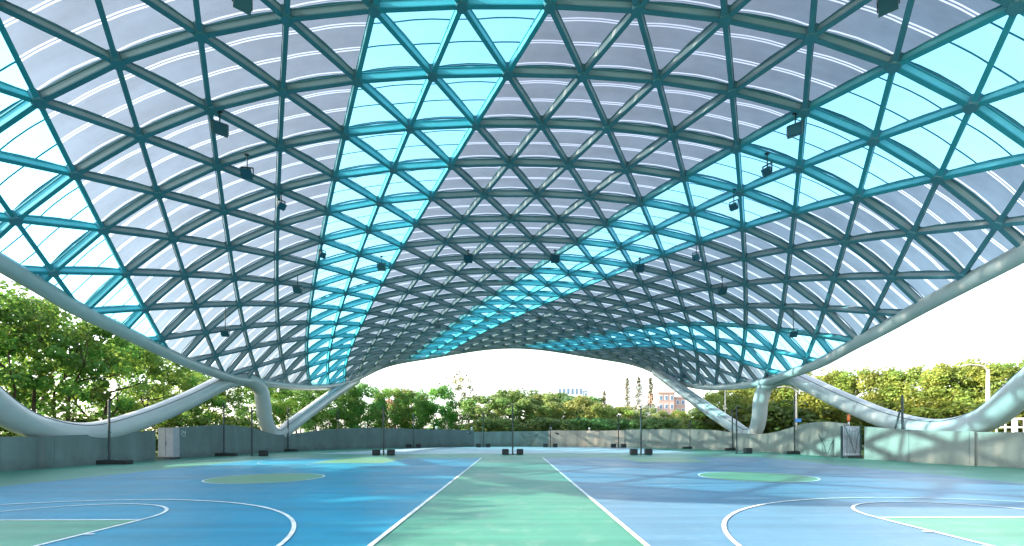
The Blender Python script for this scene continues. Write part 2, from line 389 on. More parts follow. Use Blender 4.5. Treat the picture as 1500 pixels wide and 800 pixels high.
# ------------------------------------------------------------------ roof surface
cP = (.00079, .02218, -.06776, .8803); aP = (.02494, .04026, .23033); bP = (-.03256, -.1918, .20977); kP = (.00985, .10488, .026)
pv = lambda c, v: float(np.polyval(c, v))
def surf(X, Y):                            # fitted vault height above the eye, in U
    if Y < .75: Y = 1.5-Y
    v = Y-2; t = X-(-.02351+.00646*v)
    return pv(cP, v)-pv(aP, v)*t*t/2-pv(bP, v)*t**4/4-pv(kP, v)*t**8/16
def W3(X, Y, dn=0):
    p = Vector((X*U, Y*U, surf(X, Y)*U+H))
    if dn: p += nrm(X, Y)*dn
    return p
def nrm(X, Y):
    e = .01
    dx = (surf(X+e, Y)-surf(X-e, Y))/(2*e); dy = (surf(X, Y+e)-surf(X, Y-e))/(2*e)
    return Vector((-dx, -dy, 1)).normalized()
rows = list(range(-10, 22)); NODE = {}
for r in rows:
    Y = Y0+SR*r
    xs = np.linspace(-2, 2, 801); zs = np.array([surf(x, Y) for x in xs])
    u = np.concatenate([[0], np.cumsum(np.hypot(np.diff(xs), np.diff(zs)))]); u -= u[400]
    xc = -.02351+.00646*(Y-2)
    # arclength measured from the crown line
    u -= np.interp(xc, xs, u)
    for q in range(-16, 26):
        uu = U0+AR*(q-r/2)
        if u[0] < uu < u[-1]: NODE[(r, q)] = (float(np.interp(uu, u, xs)), Y)
side_l = [(-1.378, 1.0), (-1.395, 1.165), (-1.408, 1.268), (-1.428, 1.4), (-1.450, 1.54), (-1.467, 1.71), (-1.487, 1.915), (-1.502, 2.085), (-1.512, 2.27), (-1.519, 2.482), (-1.516, 2.638), (-1.510, 2.8), (-1.499, 3.165), (-1.484, 3.51), (-1.450, 3.902), (-1.405, 4.135), (-1.33, 4.31), (-1.20, 4.42), (-1.0, 4.485), (-.66, 4.54), (-.35, 4.60), (-.01, 4.64)]
side_r = [(.33, 4.61), (.643, 4.55), (.999, 4.50), (1.20, 4.44), (1.335, 4.28), (1.395, 4.08), (1.430, 3.88), (1.462, 3.5), (1.475, 3.1), (1.480, 2.883), (1.479, 2.65), (1.474, 2.51), (1.461, 2.21), (1.433, 1.95), (1.411, 1.748), (1.390, 1.575), (1.370, 1.39), (1.352, 1.222), (1.322, 1.0)]
# near end of the roof, unseen, cut back to let sun onto the floor
NEAR = [(1.27, .70), (1.20, .60), (1.05, .53), (.8, .50), (.4, .48), (0, .48), (-.4, .48), (-.8, .50), (-1.1, .53), (-1.25, .60), (-1.32, .70)]
RING = side_l+side_r+NEAR+[side_l[0]]
RP = [(v.x, v.y) for v in catmull([(x, y, 0) for x, y in RING], 4)][:-1]
# convex clip polygon (hull of the ring), counter clockwise test
def hull(P):
    P = sorted(set(P)); 
    def half(P):
        h = []
        for p in P:
            while len(h) > 1 and (h[-1][0]-h[-2][0])*(p[1]-h[-2][1])-(h[-1][1]-h[-2][1])*(p[0]-h[-2][0]) <= 0: h.pop()
            h.append(p)
        return h
    a = half(P); b = half(P[::-1]); return a[:-1]+b[:-1]
HP = hull(RP)
def clip(poly):
    out = poly
    n = len(HP)
    for i in range(n):
        ax, ay = HP[i]; bx, by = HP[(i+1) % n]; inp = out; out = []
        if not inp: return []
        dd = [(bx-ax)*(p[1]-ay)-(by-ay)*(p[0]-ax) for p in inp]
        for k in range(len(inp)):
            p, q = inp[k], inp[(k+1) % len(inp)]; dp, dq = dd[k], dd[(k+1) % len(inp)]
            if dp >= 0: out.append(p)
            if (dp >= 0) != (dq >= 0):
                t = dp/(dp-dq); out.append((p[0]+(q[0]-p[0])*t, p[1]+(q[1]-p[1])*t))
    return out
def clipseg(p, q):
    t0, t1 = 0, 1; n = len(HP)
    for i in range(n):
        ax, ay = HP[i]; bx, by = HP[(i+1) % n]
        dp = (bx-ax)*(p[1]-ay)-(by-ay)*(p[0]-ax); dq = (bx-ax)*(q[1]-ay)-(by-ay)*(q[0]-ax)
        if dp < 0 and dq < 0: return None
        if dp < 0: t0 = max(t0, dp/(dp-dq))
        elif dq < 0: t1 = min(t1, dp/(dp-dq))
    if t1-t0 < .02: return None
    return t0, t1
def inframe(p):
    if p.y < 1: return False, 0, 0
    x = CX+F*p.x/p.y; y = HY-F*(p.z-H)/p.y
    return (-20 < x < 1520 and -20 < y < 640), x, y

canopy = empty('lattice_canopy', (0, 40, 0), 'vast arched triangular steel lattice roof with grey and cyan panels over both courts', 'canopy')
beams = []
def add_beam(n1, n2, kind):
    if n1 not in NODE or n2 not in NODE: return
    p, q = NODE[n1], NODE[n2]; cs = clipseg(p, q)
    if not cs: return
    A, B = W3(*p), W3(*q); na, nb = nrm(*p), nrm(*q)
    t0, t1 = cs; a = A.lerp(B, t0); bb = A.lerp(B, t1); up = (na+nb).normalized()
    ok, x1, y1 = inframe(a); ok2, x2, y2 = inframe(bb)
    size = math.hypot(x1-x2, y1-y2)/max(5, min(a.y, bb.y)) if (ok or ok2) else 0
    qm = (n1[1]+n2[1])/2
    kind = 'cyan' if (((qm+2) % 6) <= 2.001) else 'grey'
    beams.append((size, a, bb, up, kind))
for r in rows:
    for q in range(-16, 26):
        add_beam((r, q), (r, q+1), 'row')
        add_beam((r, q), (r+1, q), 'diag')
        add_beam((r, q), (r+1, q+1), 'diag')
beams.sort(key=lambda t: -t[0])
rest = MB()
BW, BD = .14, .255
def beam_geo(b, a, bb, up, kind):
    # box member: slightly wider bottom flange, then web, then top flange
    b.bar(a, bb, BW, .04, up, -BD/2)
    b.bar(a, bb, BW, .04, up, BD/2)
    b.mi = getattr(b, 'mi', []) ; k_ = 2 if kind == 'cyan' else 0; b.mi += [k_]*12
    b.bar(a, bb, BW*.72, BD*.86, up, 0); b.mi += [k_+1]*6
def beam_mats(b, o):
    o.data.materials.append(M['web']); o.data.materials.append(M['steel_cyan_lit']); o.data.materials.append(M['web_cyan_lit']); o.data.polygons.foreach_set('material_index', b.mi); return o
for i, (sz, a, bb, up, kind) in enumerate(beams):
    if i < 99:
        m_ = MB(); beam_geo(m_, a, bb, up, kind); beam_mats(m_, m_.build('lattice_beam', M['steel'], canopy))
    else: beam_geo(rest, a, bb, up, kind)
tag(beam_mats(rest, rest.build('lattice_beam', M['steel'], canopy)), kind='stuff')
# node drums
nd = []; restn = MB()
hx = [(math.cos(i*math.pi/3), math.sin(i*math.pi/3)) for i in range(6)]
for k, p in NODE.items():
    if not clipseg(p, (p[0]*.999, p[1])): 
        pass
    inside = all((HP[(i+1) % len(HP)][0]-HP[i][0])*(p[1]-HP[i][1])-(HP[(i+1) % len(HP)][1]-HP[i][1])*(p[0]-HP[i][0]) > 0 for i in range(len(HP)))
    if not inside: continue
    P = W3(*p); ok, _, _ = inframe(P); nd.append((P.length if ok else 999, P, nrm(*p)))
nd.sort(key=lambda t: t[0])
for i, (_, P, n_) in enumerate(nd):
    m_ = MB() if i < 99 else restn
    m_.tube([P-n_*.19, P-n_*.14, P+n_*.17], [.17, .20, .20], 12)
    if i < 99: m_.build('lattice_node', M['steel'], canopy)
tag(restn.build('lattice_node', M['steel'], canopy), kind='stuff')

# panels
def isblue(qm): return ((qm+2) % 6) < 2
pan = {'blue': [], 'grey': []}
OFF, SAG, NS = .185, .11, 4
rails = MB(); raildone = set()
def panel_geo(b, tri):
    # barycentric subdivision with a soft outward bulge
    P = [W3(*t, OFF) for t in tri]; N_ = (nrm(*tri[0])+nrm(*tri[1])+nrm(*tri[2])).normalized()
    inside = all(clipseg(tri[i], tri[(i+1) % 3]) == (0, 1) for i in range(3))
    def pt(l):
        q = P[0]*l[0]+P[1]*l[1]+P[2]*l[2]; return q+N_*(4*SAG*(l[0]*l[1]+l[1]*l[2]+l[2]*l[0]))
    if inside:
        n0 = len(b.v); idx = {}
        for i in range(NS+1):
            for j in range(NS+1-i):
                idx[(i, j)] = len(b.v); b.v.append(tuple(pt(((NS-i-j)/NS, i/NS, j/NS))))
        for i in range(NS):
            for j in range(NS-i):
                b.f.append((idx[(i, j)], idx[(i+1, j)], idx[(i, j+1)]))
                if i+j < NS-1: b.f.append((idx[(i+1, j)], idx[(i+1, j+1)], idx[(i, j+1)]))
        return True
    poly = clip(list(tri))
    if len(poly) < 3: return False
    # orientation/area check
    ar = abs(sum(poly[i][0]*poly[(i+1) % len(poly)][1]-poly[(i+1) % len(poly)][0]*poly[i][1] for i in range(len(poly))))/2
    if ar < 2e-4: return False
    (x1, y1), (x2, y2), (x3, y3) = tri; D = (y2-y3)*(x1-x3)+(x3-x2)*(y1-y3)
    pts = []
    for x, y in poly:
        l1 = ((y2-y3)*(x-x3)+(x3-x2)*(y-y3))/D; l2 = ((y3-y1)*(x-x3)+(x1-x3)*(y-y3))/D
        pts.append(pt((l1, l2, 1-l1-l2)))
    c = sum(pts, Vector())/len(pts)
    n0 = len(b.v); b.v.append(tuple(c)); b.v += [tuple(p) for p in pts]
    for i in range(len(pts)): b.f.append((n0, n0+1+i, n0+1+(i+1) % len(pts)))
    return True
def rail(t0, t1):
    key = tuple(sorted([(round(t0[0], 4), round(t0[1], 4)), (round(t1[0], 4), round(t1[1], 4))]))
    if key in raildone: return
    raildone.add(key)
    cs = clipseg(t0, t1)
    if not cs: return
    A, B = W3(*t0, OFF-.015), W3(*t1, OFF-.015); N_ = (nrm(*t0)+nrm(*t1)).normalized()
    s = [cs[0]+(cs[1]-cs[0])*k/4 for k in range(5)]
    pts = [A.lerp(B, t)+N_*(4*SAG*t*(1-t)-.02) for t in s]
    for k in range(4): rails.bar(pts[k], pts[k+1], .035, .035, N_)
for r in rows:
    for q in range(-16, 26):
        for tri, qm in ((((r, q), (r, q+1), (r+1, q+1)), q+.5), (((r, q), (r+1, q+1), (r+1, q)), q+.5)):
            if not all(k in NODE for k in tri): continue
            T = [NODE[k] for k in tri]
            b = MB()
            if not panel_geo(b, T): continue
            for k in range(3): rail(T[k], T[(k+1) % 3])
            cen = sum((W3(*t) for t in T), Vector())/3; ok, x, y = inframe(cen)
            sz = 0
            if ok:
                pr = [inframe(W3(*t))[1:] for t in T]
                sz = abs((pr[1][0]-pr[0][0])*(pr[2][1]-pr[0][1])-(pr[2][0]-pr[0][0])*(pr[1][1]-pr[0][1]))
            pan['blue' if isblue(qm) else 'grey'].append((sz, b))
for kind in ('blue', 'grey'):
    L_ = sorted(pan[kind], key=lambda t: -t[0]); rs = MB()
    nm = 'cyan_panel' if kind == 'blue' else 'grey_panel'; mt = M['blue_panel'] if kind == 'blue' else M['grey_panel']
    for i, (sz, b) in enumerate(L_):
        if i < 99: b.build(nm, mt, None)
        else:
            n0 = len(rs.v); rs.v += b.v; rs.f += [tuple(n0+k for k in f) for f in b.f]; continue
        o = bpy.context.scene.collection.objects[-1]; o.parent = canopy; o.location = -canopy.location
    o = rs.build(nm, mt, canopy); tag(o, kind='stuff')
# the panels share a canopy-space stripe: their mesh data stay in world units, so Object coordinates line up
tag(rails.build('panel_rail', M['steel'], canopy), kind='stuff')

# edge ring
ring = [W3(x, y, -.05) for x, y in RP+RP[:2]]
rb = MB(); rb.tube(ring, .33, 14); rb.build('edge_tube', M['tube'], canopy, smooth=True)
gb = MB()                                     # gutter plate on top of the ring
for i in range(len(ring)-1):
    pass

# support tubes
def sup(pts, r, name='support_tube'):
    P = catmull(pts, 10)
    m_ = MB(); m_.tube(P, r, 20); o = m_.build(name, M['tube'], canopy, smooth=True)
    # raised seam rail along the top edge
    s = MB(); Q = []
    for i, p in enumerate(P):
        t = (P[min(i+1, len(P)-1)]-P[max(i-1, 0)]).normalized()
        upv = (Vector((0, 0, 1))-t*t.z)
        if upv.length < .2: upv = Vector((-p.x, 0, 0)).normalized()
        inn = Vector((-1 if p.x > 0 else 1, 0, 0)); inn = (inn-t*inn.dot(t)).normalized()
        dirv = (upv.normalized()*.75+inn*.65).normalized(); Q.append(p+dirv*(r*.995))
    s.tube(Q, .028, 6); s.build('seam_rail', M['seam'], o)
    o.children[0].location = (0, 0, 0)
    for i in range(7, len(P)-4, 17):
        wr = MB()
        t = (P[i+1]-P[i-1]).normalized(); wr.tube([P[i]-t*.03, P[i]-t*.012, P[i]+t*.012, P[i]+t*.03], [r*1.0, r*1.012, r*1.012, r*1.0], 20, caps=False)
        k = wr.build('weld_ring', M['tube'], o); k.location = (0, 0, 0)
    return o
TR = .365*H
sup([lift(-330, 345, 8.6), lift(-200, 430, 9.4), lift(-95, 515, 10.6), lift(0, 598, 12.3), lift(60, 627, 13.8), lift(130, 635, 15.3), lift(200, 617, 17.0), lift(270, 589, 19.2), lift(322, 563, 21.4), lift(345, 556, 22.4), lift(366, 557, 23.3), lift(381, 570, 24.0), lift(386, 592, 24.3), lift(388, 612, 24.6), lift(396, 632, 25.2), lift(410, 637, 25.6), lift(428, 622, 26.2), lift(455, 602, 28.4), lift(485, 580, 31.8), lift(512, 562, 35.4), lift(522, 556, 36.6)], TR)
sup([lift(1830, 325, 8.6), lift(1700, 410, 9.4), lift(1590, 490, 10.6), lift(1498, 572, 12.3), lift(1440, 616, 13.8), lift(1374, 630, 15.3), lift(1304, 616, 17.0), lift(1234, 587, 19.2), lift(1184, 563, 21.4), lift(1160, 554, 22.4), lift(1138, 556, 23.3), lift(1121, 568, 24.0), lift(1114, 590, 24.3), lift(1112, 612, 24.6), lift(1106, 632, 25.2), lift(1092, 636, 25.6), lift(1074, 624, 26.2), lift(1044, 604, 28.4), lift(1006, 577, 31.8), lift(972, 552, 35.4), lift(962, 545, 36.8)], TR)

# ------------------------------------------------------------------ floodlights
def floodlight(px, py, label, dx=0, sc=1.0, yaw=0, tilt=-35):
    sc *= .74
    # find the roof above the lamp
    best = None
    for i in range(400):
        Y = 1+i*.009; x = px-TH*(py-HY); y = py+TH*(px-CX)
        X = (x-CX)/F*Y; Z = (HY-y)/F*Y
        if Z > surf(X, Y): best = (X, Y); break
    if not best: return
    X, Y = best; hang = .55
    # step a little towards the camera so the lamp hangs below the lattice
    Y -= hang/U/max(.25, Z/Y); X = (x-CX)/F*Y
    top = W3(X, Y); base = Vector((top.x, top.y, (HY-y)/F*Y*U+H))
    t = empty('floodlight', base, label, 'floodlight', 'floodlights hung under the roof lattice')
    ln = max(.3, top.z-base.z-.1)
    r = MB(); r.tube([(0, 0, .12), (0, 0, ln)], .022, 6); r.box((0, 0, ln), (.14, .14, .05)); o = r.build('hanger_rod', M['dark'], t); o.location = (0, 0, 0)
    R = Matrix.Rotation(math.radians(yaw), 3, 'Z') @ Matrix.Rotation(math.radians(tilt), 3, 'X')
    br = MB(); 
    for s in (-1, 1): br.box((s*.27*sc, 0, .06), (.025, .05, .34))
    br.box((0, 0, .225), (.56*sc, .06, .025)); o = br.build('bracket', M['dark'], t); o.location = (0, 0, 0); o.rotation_euler.z = math.radians(yaw)
    h = MB(); W_, D_ = .25*sc, .24*sc
    v = [(-W_, -D_, -.09), (W_, -D_, -.09), (W_, D_, -.09), (-W_, D_, -.09), (-W_*.6, -D_*.6, .11), (W_*.6, -D_*.6, .11), (W_*.6, D_*.6, .11), (-W_*.6, D_*.6, .11)]
    h.v = [tuple(R@Vector(q)) for q in v]; h.f = [(0, 3, 2, 1), (4, 5, 6, 7), (0, 1, 5, 4), (1, 2, 6, 5), (2, 3, 7, 6), (3, 0, 4, 7)]
    for i in range(5):
        c = R@Vector((-W_*.45+i*W_*.225, 0, .14)); h.box(c, (.012, D_*1.0, .07), R=R)
    o = h.build('lamp_housing', M['lampbody'], t); o.location = (0, 0, 0)
    g = MB(); g.box(R@Vector((0, 0, -.096)), (W_*1.8, D_*1.8, .008), R=R); gg = g.build('lamp_glass', M['lampglass'], o); gg.location = (0, 0, 0)
FL = [(322, 190, 'dark floodlight in the upper left grey panels, nose pointing down right', 40, -84, 1.25),
      (362, 254, 'square floodlight below the upper left one, seen face on', 10, -50, 1.1),
      (412, 301, 'small pale floodlight third down the upper left line', 60, -40, .9),
      (355, 3, 'floodlight cut off by the top edge of the photo, left of the cyan band', 40, -50, 1.15),
      (1165, 192, 'dark floodlight over the upper right cyan band, nose pointing down left', -40, -84, 1.25),
      (1124, 250, 'slim floodlight just below the dark one in the upper right cyan band', -60, -40, .9),
      (1075, 302, 'pale floodlight lower down the right cyan band', -50, -40, .9),
      (1301, 6, 'floodlight cut off by the top edge of the photo, far right', -40, -50, 1.15),
      (1020, 376, 'cyan tinted floodlight below the right cyan band', -40, -45, 1.0),
      (472, 373, 'small pale floodlight at the left border of the cyan band', 50, -40, .9),
      (559, 391, 'dark floodlight inside the left cyan band', 5, -45, 1.25),
      (436, 424, 'dark topped floodlight left of the cyan band, low in the roof', 5, -45, 1.25),
      (330, 488, 'floodlight lowest on the left, near the edge tube', 20, -45, 1.1),
      (686, 379, 'blue square floodlight left of the middle of the roof', 0, -50, 1.35),
      (813, 379, 'blue square floodlight right of the middle of the roof', 0, -50, 1.35),
      (937, 393, 'blue square floodlight under the right cyan band', 0, -45, 1.35),
      (1058, 426, 'dark topped floodlight low in the right grey panels', -5, -45, 1.25),
      (1162, 489, 'floodlight lowest on the right, near the edge tube', -20, -45, 1.1),
      (642, 478, 'small distant floodlight at the left end of the curved cyan band', 0, -45, 1.1),
      (860, 480, 'small distant floodlight above the lowest cyan band', 0, -45, 1.1),
      (789, 471, 'small distant dark floodlight between the two curved cyan bands', 0, -45, 1.1)]
for px, py, lb, yaw, tilt, sc in FL: floodlight(px, py, lb, 0, sc, yaw, tilt)

# ------------------------------------------------------------------ net posts
def post(px, py, top, label, base='bar', bw=1.0, curved=False, second=None, loc=None):
    g = gnd(px, py); Y = g.y/H; hgt = lift(px, top, Y).z
    t = empty('net_post', g, label, 'net post', 'net posts round and between the courts')
    p = MB(); p.tube([(0, 0, 0), (0, 0, hgt)], .052, 10); p.tube([(0, 0, hgt), (0, 0, hgt+.05)], [.065, .03], 10)
    for z in (.5, hgt*.5, hgt-.2): p.box((.06, 0, z), (.05, .04, .05))
    o = p.build('pole', M['dark'], t); o.location = (0, 0, 0)
    if base == 'bar':
        b = MB(); b.box((bw*.06, 0, .10), (bw, .42, .2)); o = b.build('ballast_block', M['ballast'], t, bevel=.03); o.location = (0, 0, 0)
        f = MB(); f.box((0, 0, .215), (.3, .2, .03)); o = f.build('foot_plate', M['dark'], t); o.location = (0, 0, 0)
    else:
        offs = {'two': (-.5, .5), 'right': (.78,)}[base]
        f = MB(); f.box((0 if base == 'two' else .35, 0, .02), (1.1 if base == 'two' else .9, .12, .03)); o = f.build('foot_plate', M['dark'], t); o.location = (0, 0, 0)
        for s in offs:
            b = MB(); b.box((s, 0, .20), (.46, .42, .38)); o = b.build('ballast_block', M['ballast'], t, bevel=.04); o.location = (0, 0, 0)
    if curved:
        c = MB(); c.tube(catmull([(-.45, 0, .1), (-.43, 0, 1.1), (-.36, 0, 1.7), (-.2, 0, 2.3), (-.14, 0, 2.55)], 6), .045, 8); o = c.build('curved_brace', M['dark'], t); o.location = (0, 0, 0)
    return t
post(160, 680, 587, 'leftmost net post, tall with long black base, beside the left wall', bw=1.85)
post(328, 668, 592, 'net post with wide black base at the wall bend, just right of the white cabinet', bw=1.5)
post(369, 668, 597, 'slim net post, weight set apart to its right, before the left leg', base='right')
post(422, 661.5, 597, 'net post at the foot of the left white strut', bw=1.35)
post(495, 657.8, 602, 'net post right of the left white strut, against the wall', bw=1.4)
post(562, 667, 597, 'net post on two black blocks, left one of the middle row', base='two')
post(606, 656.2, 606, 'small far net post on the wall, right of the left middle-row post', base='two')
post(708, 655.5, 604, 'small far net post by the end of the left wall', base='two')
post(751, 666, 596, 'net post on two black blocks at the centre of the photo', base='two')
post(806, 655.5, 622, 'short far net post at the left end of the sunlit wall', base='two')
post(906, 656, 608, 'small far net post at the shadow edge of the sunlit wall', base='two')
post(939, 666, 595, 'net post on two black blocks, right one of the middle row', base='two')
post(1011, 657.5, 616, 'far net post on a bar base, left of the right white strut foot', bw=1.55)
post(1073, 660, 600, 'net post behind the slim one, at the foot of the right white strut', bw=1.3)
post(1079, 664.5, 597, 'slim net post, weight set apart to its right, before the right leg', base='right')
post(1164, 665.5, 582, 'net post with wide black base in front of the wall hump', bw=1.5)
post(1322, 674.5, 580, 'rightmost net post with a curved brace and long base', bw=1.75, curved=True)

# ------------------------------------------------------------------ sagging nets
def net_mat():
    m = bpy.data.materials.new('green_net_mesh'); m.use_nodes = True; n = m.node_tree; L = n.links.new; b = n.nodes['Principled BSDF']
    b.inputs['Base Color'].default_value = (.03, .09, .08, 1); b.inputs['Roughness'].default_value = .8
    tc = n.nodes.new('ShaderNodeTexCoord'); ck = n.nodes.new('ShaderNodeTexNoise'); ck.inputs['Scale'].default_value = 40; L(tc.outputs['Object'], ck.inputs['Vector'])
    r = n.nodes.new('ShaderNodeMapRange'); r.inputs[1].default_value = .4; r.inputs[2].default_value = .6; r.inputs[3].default_value = .15; r.inputs[4].default_value = .5; L(ck.outputs[0], r.inputs[0])
    L(r.outputs[0], b.inputs['Alpha']); return m
M['net'] = net_mat()
def vnet(px0, px1, pt, pbx, pby, Y, label, wid=.12):
    a = lift(px0, pt, Y); c = lift(px1, pt, Y); bt = lift(pbx, pby, Y)
    t = empty('gathered_net', bt, label, 'net', 'nets hanging gathered against the walls')
    b = MB(); n = 14
    for i in range(n+1):
        u = i/n; top = a.lerp(c, u); top.z -= .35*math.sin(math.pi*u); y = .05*math.sin(u*19)
        bot = Vector((bt.x+(u-.5)*wid*4, bt.y, bt.z))
        for k in range(5):
            p = top.lerp(bot, k/4)-bt; b.v.append((p.x, p.y+y*(1-k/6), p.z))
    for i in range(n):
        for k in range(4): b.f.append((i*5+k, i*5+5+k, i*5+6+k, i*5+1+k))
    o = b.build('mesh_sheet', M['net'], t); o.location = (0, 0, 0)
    r = MB(); r.tube([a-bt, (a.lerp(bt, .5))-bt+Vector((.06, 0, 0)), (0, 0, 0)], .014, 6); r.tube([c-bt, (c.lerp(bt, .5))-bt-Vector((.06, 0, 0)), (.05, 0, 0)], .014, 6)
    o = r.build('edge_rope', M['dark'], t); o.location = (0, 0, 0)
vnet(1199, 1227, 636, 1211, 665, 18.4, 'dark net hanging in a V on the hump of the right wall')
vnet(762, 790, 634, 776, 653, 32.8, 'faint net in a V on the low wall beside the middle post')
vnet(1236, 1262, 622, 1252, 664, 17.3, 'dark net slung in a V over the opening in the right wall', .25)

# ------------------------------------------------------------------ cabinet and gate
def at_px(px, py): return gnd(px, py)
M['cab'] = mat('lilac_white_metal', (.27, .30, .34), .4, noise=(2, .1))
g = gnd(241, 673)
cb = empty('metal_cabinet', g, 'white metal cabinet filling the gap in the left wall', 'cabinet')
wd = (lift(252, 640, g.y/H).x-lift(229, 640, g.y/H).x); ht = lift(241, 627, g.y/H).z
m_ = MB(); m_.box((0, .35, .12+ht/2-.05), (wd, .5, ht-.1)); o = m_.build('housing', M['cab'], cb, bevel=.02); o.location = (0, 0, 0)
m_ = MB()
for s in (-.25, .25): m_.box((s*wd, .09, .12+ht/2-.05), (wd*.46, .02, ht-.22))
o = m_.build('door_panel', M['cab'], cb); o.location = (0, 0, 0)
m_ = MB(); m_.box((.03*wd, .068, ht*.5), (.02, .024, .2)); o = m_.build('handle', M['dark'], cb); o.location = (0, 0, 0)
m_ = MB(); m_.box((0, .2, .045), (wd*1.15, .75, .09)); o = m_.build('plinth', M['dark'], cb); o.location = (0, 0, 0)
g = gnd(1251, 671.5)
cb = empty('wall_gate', g, 'pale metal gate closing the gap in the right wall behind the slung net', 'gate')
wd = (lift(1266, 640, g.y/H).x-lift(1238, 640, g.y/H).x); ht = lift(1251, 624, g.y/H).z
M['gate'] = mat('lilac_grey_metal', (.42, .44, .50), .45, noise=(2, .1))
m_ = MB(); m_.box((0, .25, ht/2+.04), (wd, .05, ht-.1)); o = m_.build('leaf', M['gate'], cb); o.location = (0, 0, 0)
m_ = MB()
for i in range(7): m_.box((-wd*.42+i*wd*.14, .215, ht/2+.04), (.03, .02, ht-.2))
o = m_.build('rib', M['gate'], cb); o.location = (0, 0, 0)
m_ = MB()
for s in (-1, 1): m_.box((s*wd*.48, .25, ht/2), (.07, .09, ht))
o = m_.build('gate_post', M['dark'], cb); o.location = (0, 0, 0)
m_ = MB(); m_.box((0, .15, .08), (wd*.8, .5, .16)); o = m_.build('ballast_block', M['ballast'], cb, bevel=.02); o.location = (0, 0, 0)

# number-like paint scrawl on the left wall panel
def on_wall(P, px):
    # interpolate along wall by photo column
    best = None
    for i in range(len(P)-1):
        a, c = P[i], P[i+1]; 
        for k in range(20):
            t = k/20; x = a[0]+(c[0]-a[0])*t; y = a[1]+(c[1]-a[1])*t; z = a[2]+(c[2]-a[2])*t
            pxx = CX+F*x/y
            if best is None or abs(pxx-px) < best[0]: best = (abs(pxx-px), Vector((x, y, z)), Vector((c[0]-a[0], c[1]-a[1], 0)).normalized())
    return best[1], best[2]
p, t = on_wall(L2P, 267); n_ = Vector((t.y, -t.x, 0))
sc = MB()
gl = [[(-.10, .15), (-.02, .18), (.02, .12), (-.04, .06), (-.1, 0), (-.02, -.03)], [(.06, .16), (.05, .06), (.13, .07)], [(.14, .17), (.13, -.06)], [(-.02, -.1), (.06, -.06), (.12, -.14)]]
for s in gl:
    sc.tube([Vector((p.x, p.y, p.z-.42))+t*(u*1.3)+Vector((0, 0, v*1.3))+n_*.004 for u, v in s], .014, 5)
tag(sc.build('painted_scrawl', mat('white_spray', (.6, .66, .66), .7)), 'small white painted scrawl on the wall beside the white cabinet', 'graffiti')

# wall-top lamps
for P, px, lb in ((L2P, 537, 'small white lamp on the wall top near the left middle-row post'), (L2P, 640, 'small white lamp on the far left wall, second from its end'), (L2P, 692, 'small white lamp at the right end of the left wall'), (F2P, 807, 'small white lamp at the left end of the sunlit wall'), (F2P, 862, 'small white lamp in the middle of the sunlit wall')):
    p, t = on_wall(P, px); e = empty('wall_lamp', p+Vector((-t.y, t.x, 0))*.14, lb, 'lamp', 'small lamps along the wall top')
    m_ = MB(); m_.tube([(0, 0, 0), (0, 0, .16)], .035, 8); o = m_.build('stem', M['white'], e); o.location = (0, 0, 0)
    m_ = MB(); m_.tube([(0, 0, .15), (0, 0, .2), (0, 0, .27), (0, 0, .32)], [.08, .12, .12, .05], 12); o = m_.build('lamp_head', M['white'], e, smooth=True); o.location = (0, 0, 0)
p, t = on_wall(F2P, 814); n_ = Vector((t.y, -t.x, 0))
e = empty('wall_camera', p+n_*.05-Vector((0, 0, .3)), 'dark security camera on the left of the sunlit wall', 'camera', 'cameras fixed to the far wall')
def camgeo(e):
    m_ = MB(); m_.box((0, -.02, 0), (.1, .1, .14)); o = m_.build('mount', M['dark'], e); o.location = (0, 0, 0)
    m_ = MB(); m_.tube([(-.05, -.12, .02), (.25, -.3, -.06)], .07, 10); o = m_.build('barrel', M['dark'], e, smooth=True); o.location = (0, 0, 0)
camgeo(e)
p, t = on_wall(L2P, 687); n_ = Vector((t.y, -t.x, 0))
e = empty('wall_camera', p+n_*.05-Vector((0, 0, .3)), 'dark security camera near the right end of the left wall', 'camera', 'cameras fixed to the far wall'); camgeo(e)

# ------------------------------------------------------------------ street lamps and railing behind the right wall
M['lamp_pole'] = mat('cream_lamp_pole', (.62, .56, .46), .5, noise=(1, .08))
def street_lamp(px, yb, yt, Y, arm, label, rad=.09, sign=False):
    t_ = lift(px, yt, Y); b_ = Vector((t_.x, t_.y, -.05)); e = empty('street_lamp', b_, label, 'street lamp', 'lamps along the road behind the right wall')
    h = t_.z+.05
    m_ = MB(); m_.tube([(0, 0, 0), (0, 0, h*.5), (0, 0, h)], [rad*1.3, rad, rad*.7], 10); o = m_.build('pole', M['lamp_pole'], e, smooth=True); o.location = (0, 0, 0)
    m_ = MB(); m_.tube(catmull([(0, 0, h-.1), (arm*.35, 0, h+.22), (arm, 0, h+.3)], 5), rad*.5, 8); o = m_.build('arm', M['lamp_pole'], e, smooth=True); o.location = (0, 0, 0)
    m_ = MB(); s = 1 if arm > 0 else -1; m_.tube([(arm*.9, 0, h+.3), (arm+s*.15, 0, h+.32), (arm+s*.5, 0, h+.27), (arm+s*.75, 0, h+.22)], [.06, .13, .14, .05], 10, squash=.5); o = m_.build('lamp_head', M['lamp_pole'], e, smooth=True); o.location = (0, 0, 0)
    if sign:
        zz = lift(px, 615, Y).z
        m_ = MB(); m_.box((.05, -.14, zz), (.62, .03, .3)); o = m_.build('blue_sign', mat('blue_sign_paint', (.03, .22, .6), .4), e); o.location = (0, 0, 0)
street_lamp(1447, 600, 541, 21.5, -1.1, 'tall cream street lamp at the far right with its arm to the left', .13)
street_lamp(1166, 640, 572, 27, -1.0, 'cream street lamp with a blue sign, right of the right leg', .09, True)
street_lamp(1062, 640, 572, 31, .6, 'thin pale street lamp left of the right leg', .07)
rl = empty('white_railing', lift(1440, 632, 19)-Vector((0, 0, lift(1440, 632, 19).z)), 'white railing of short posts behind the right tube', 'railing')
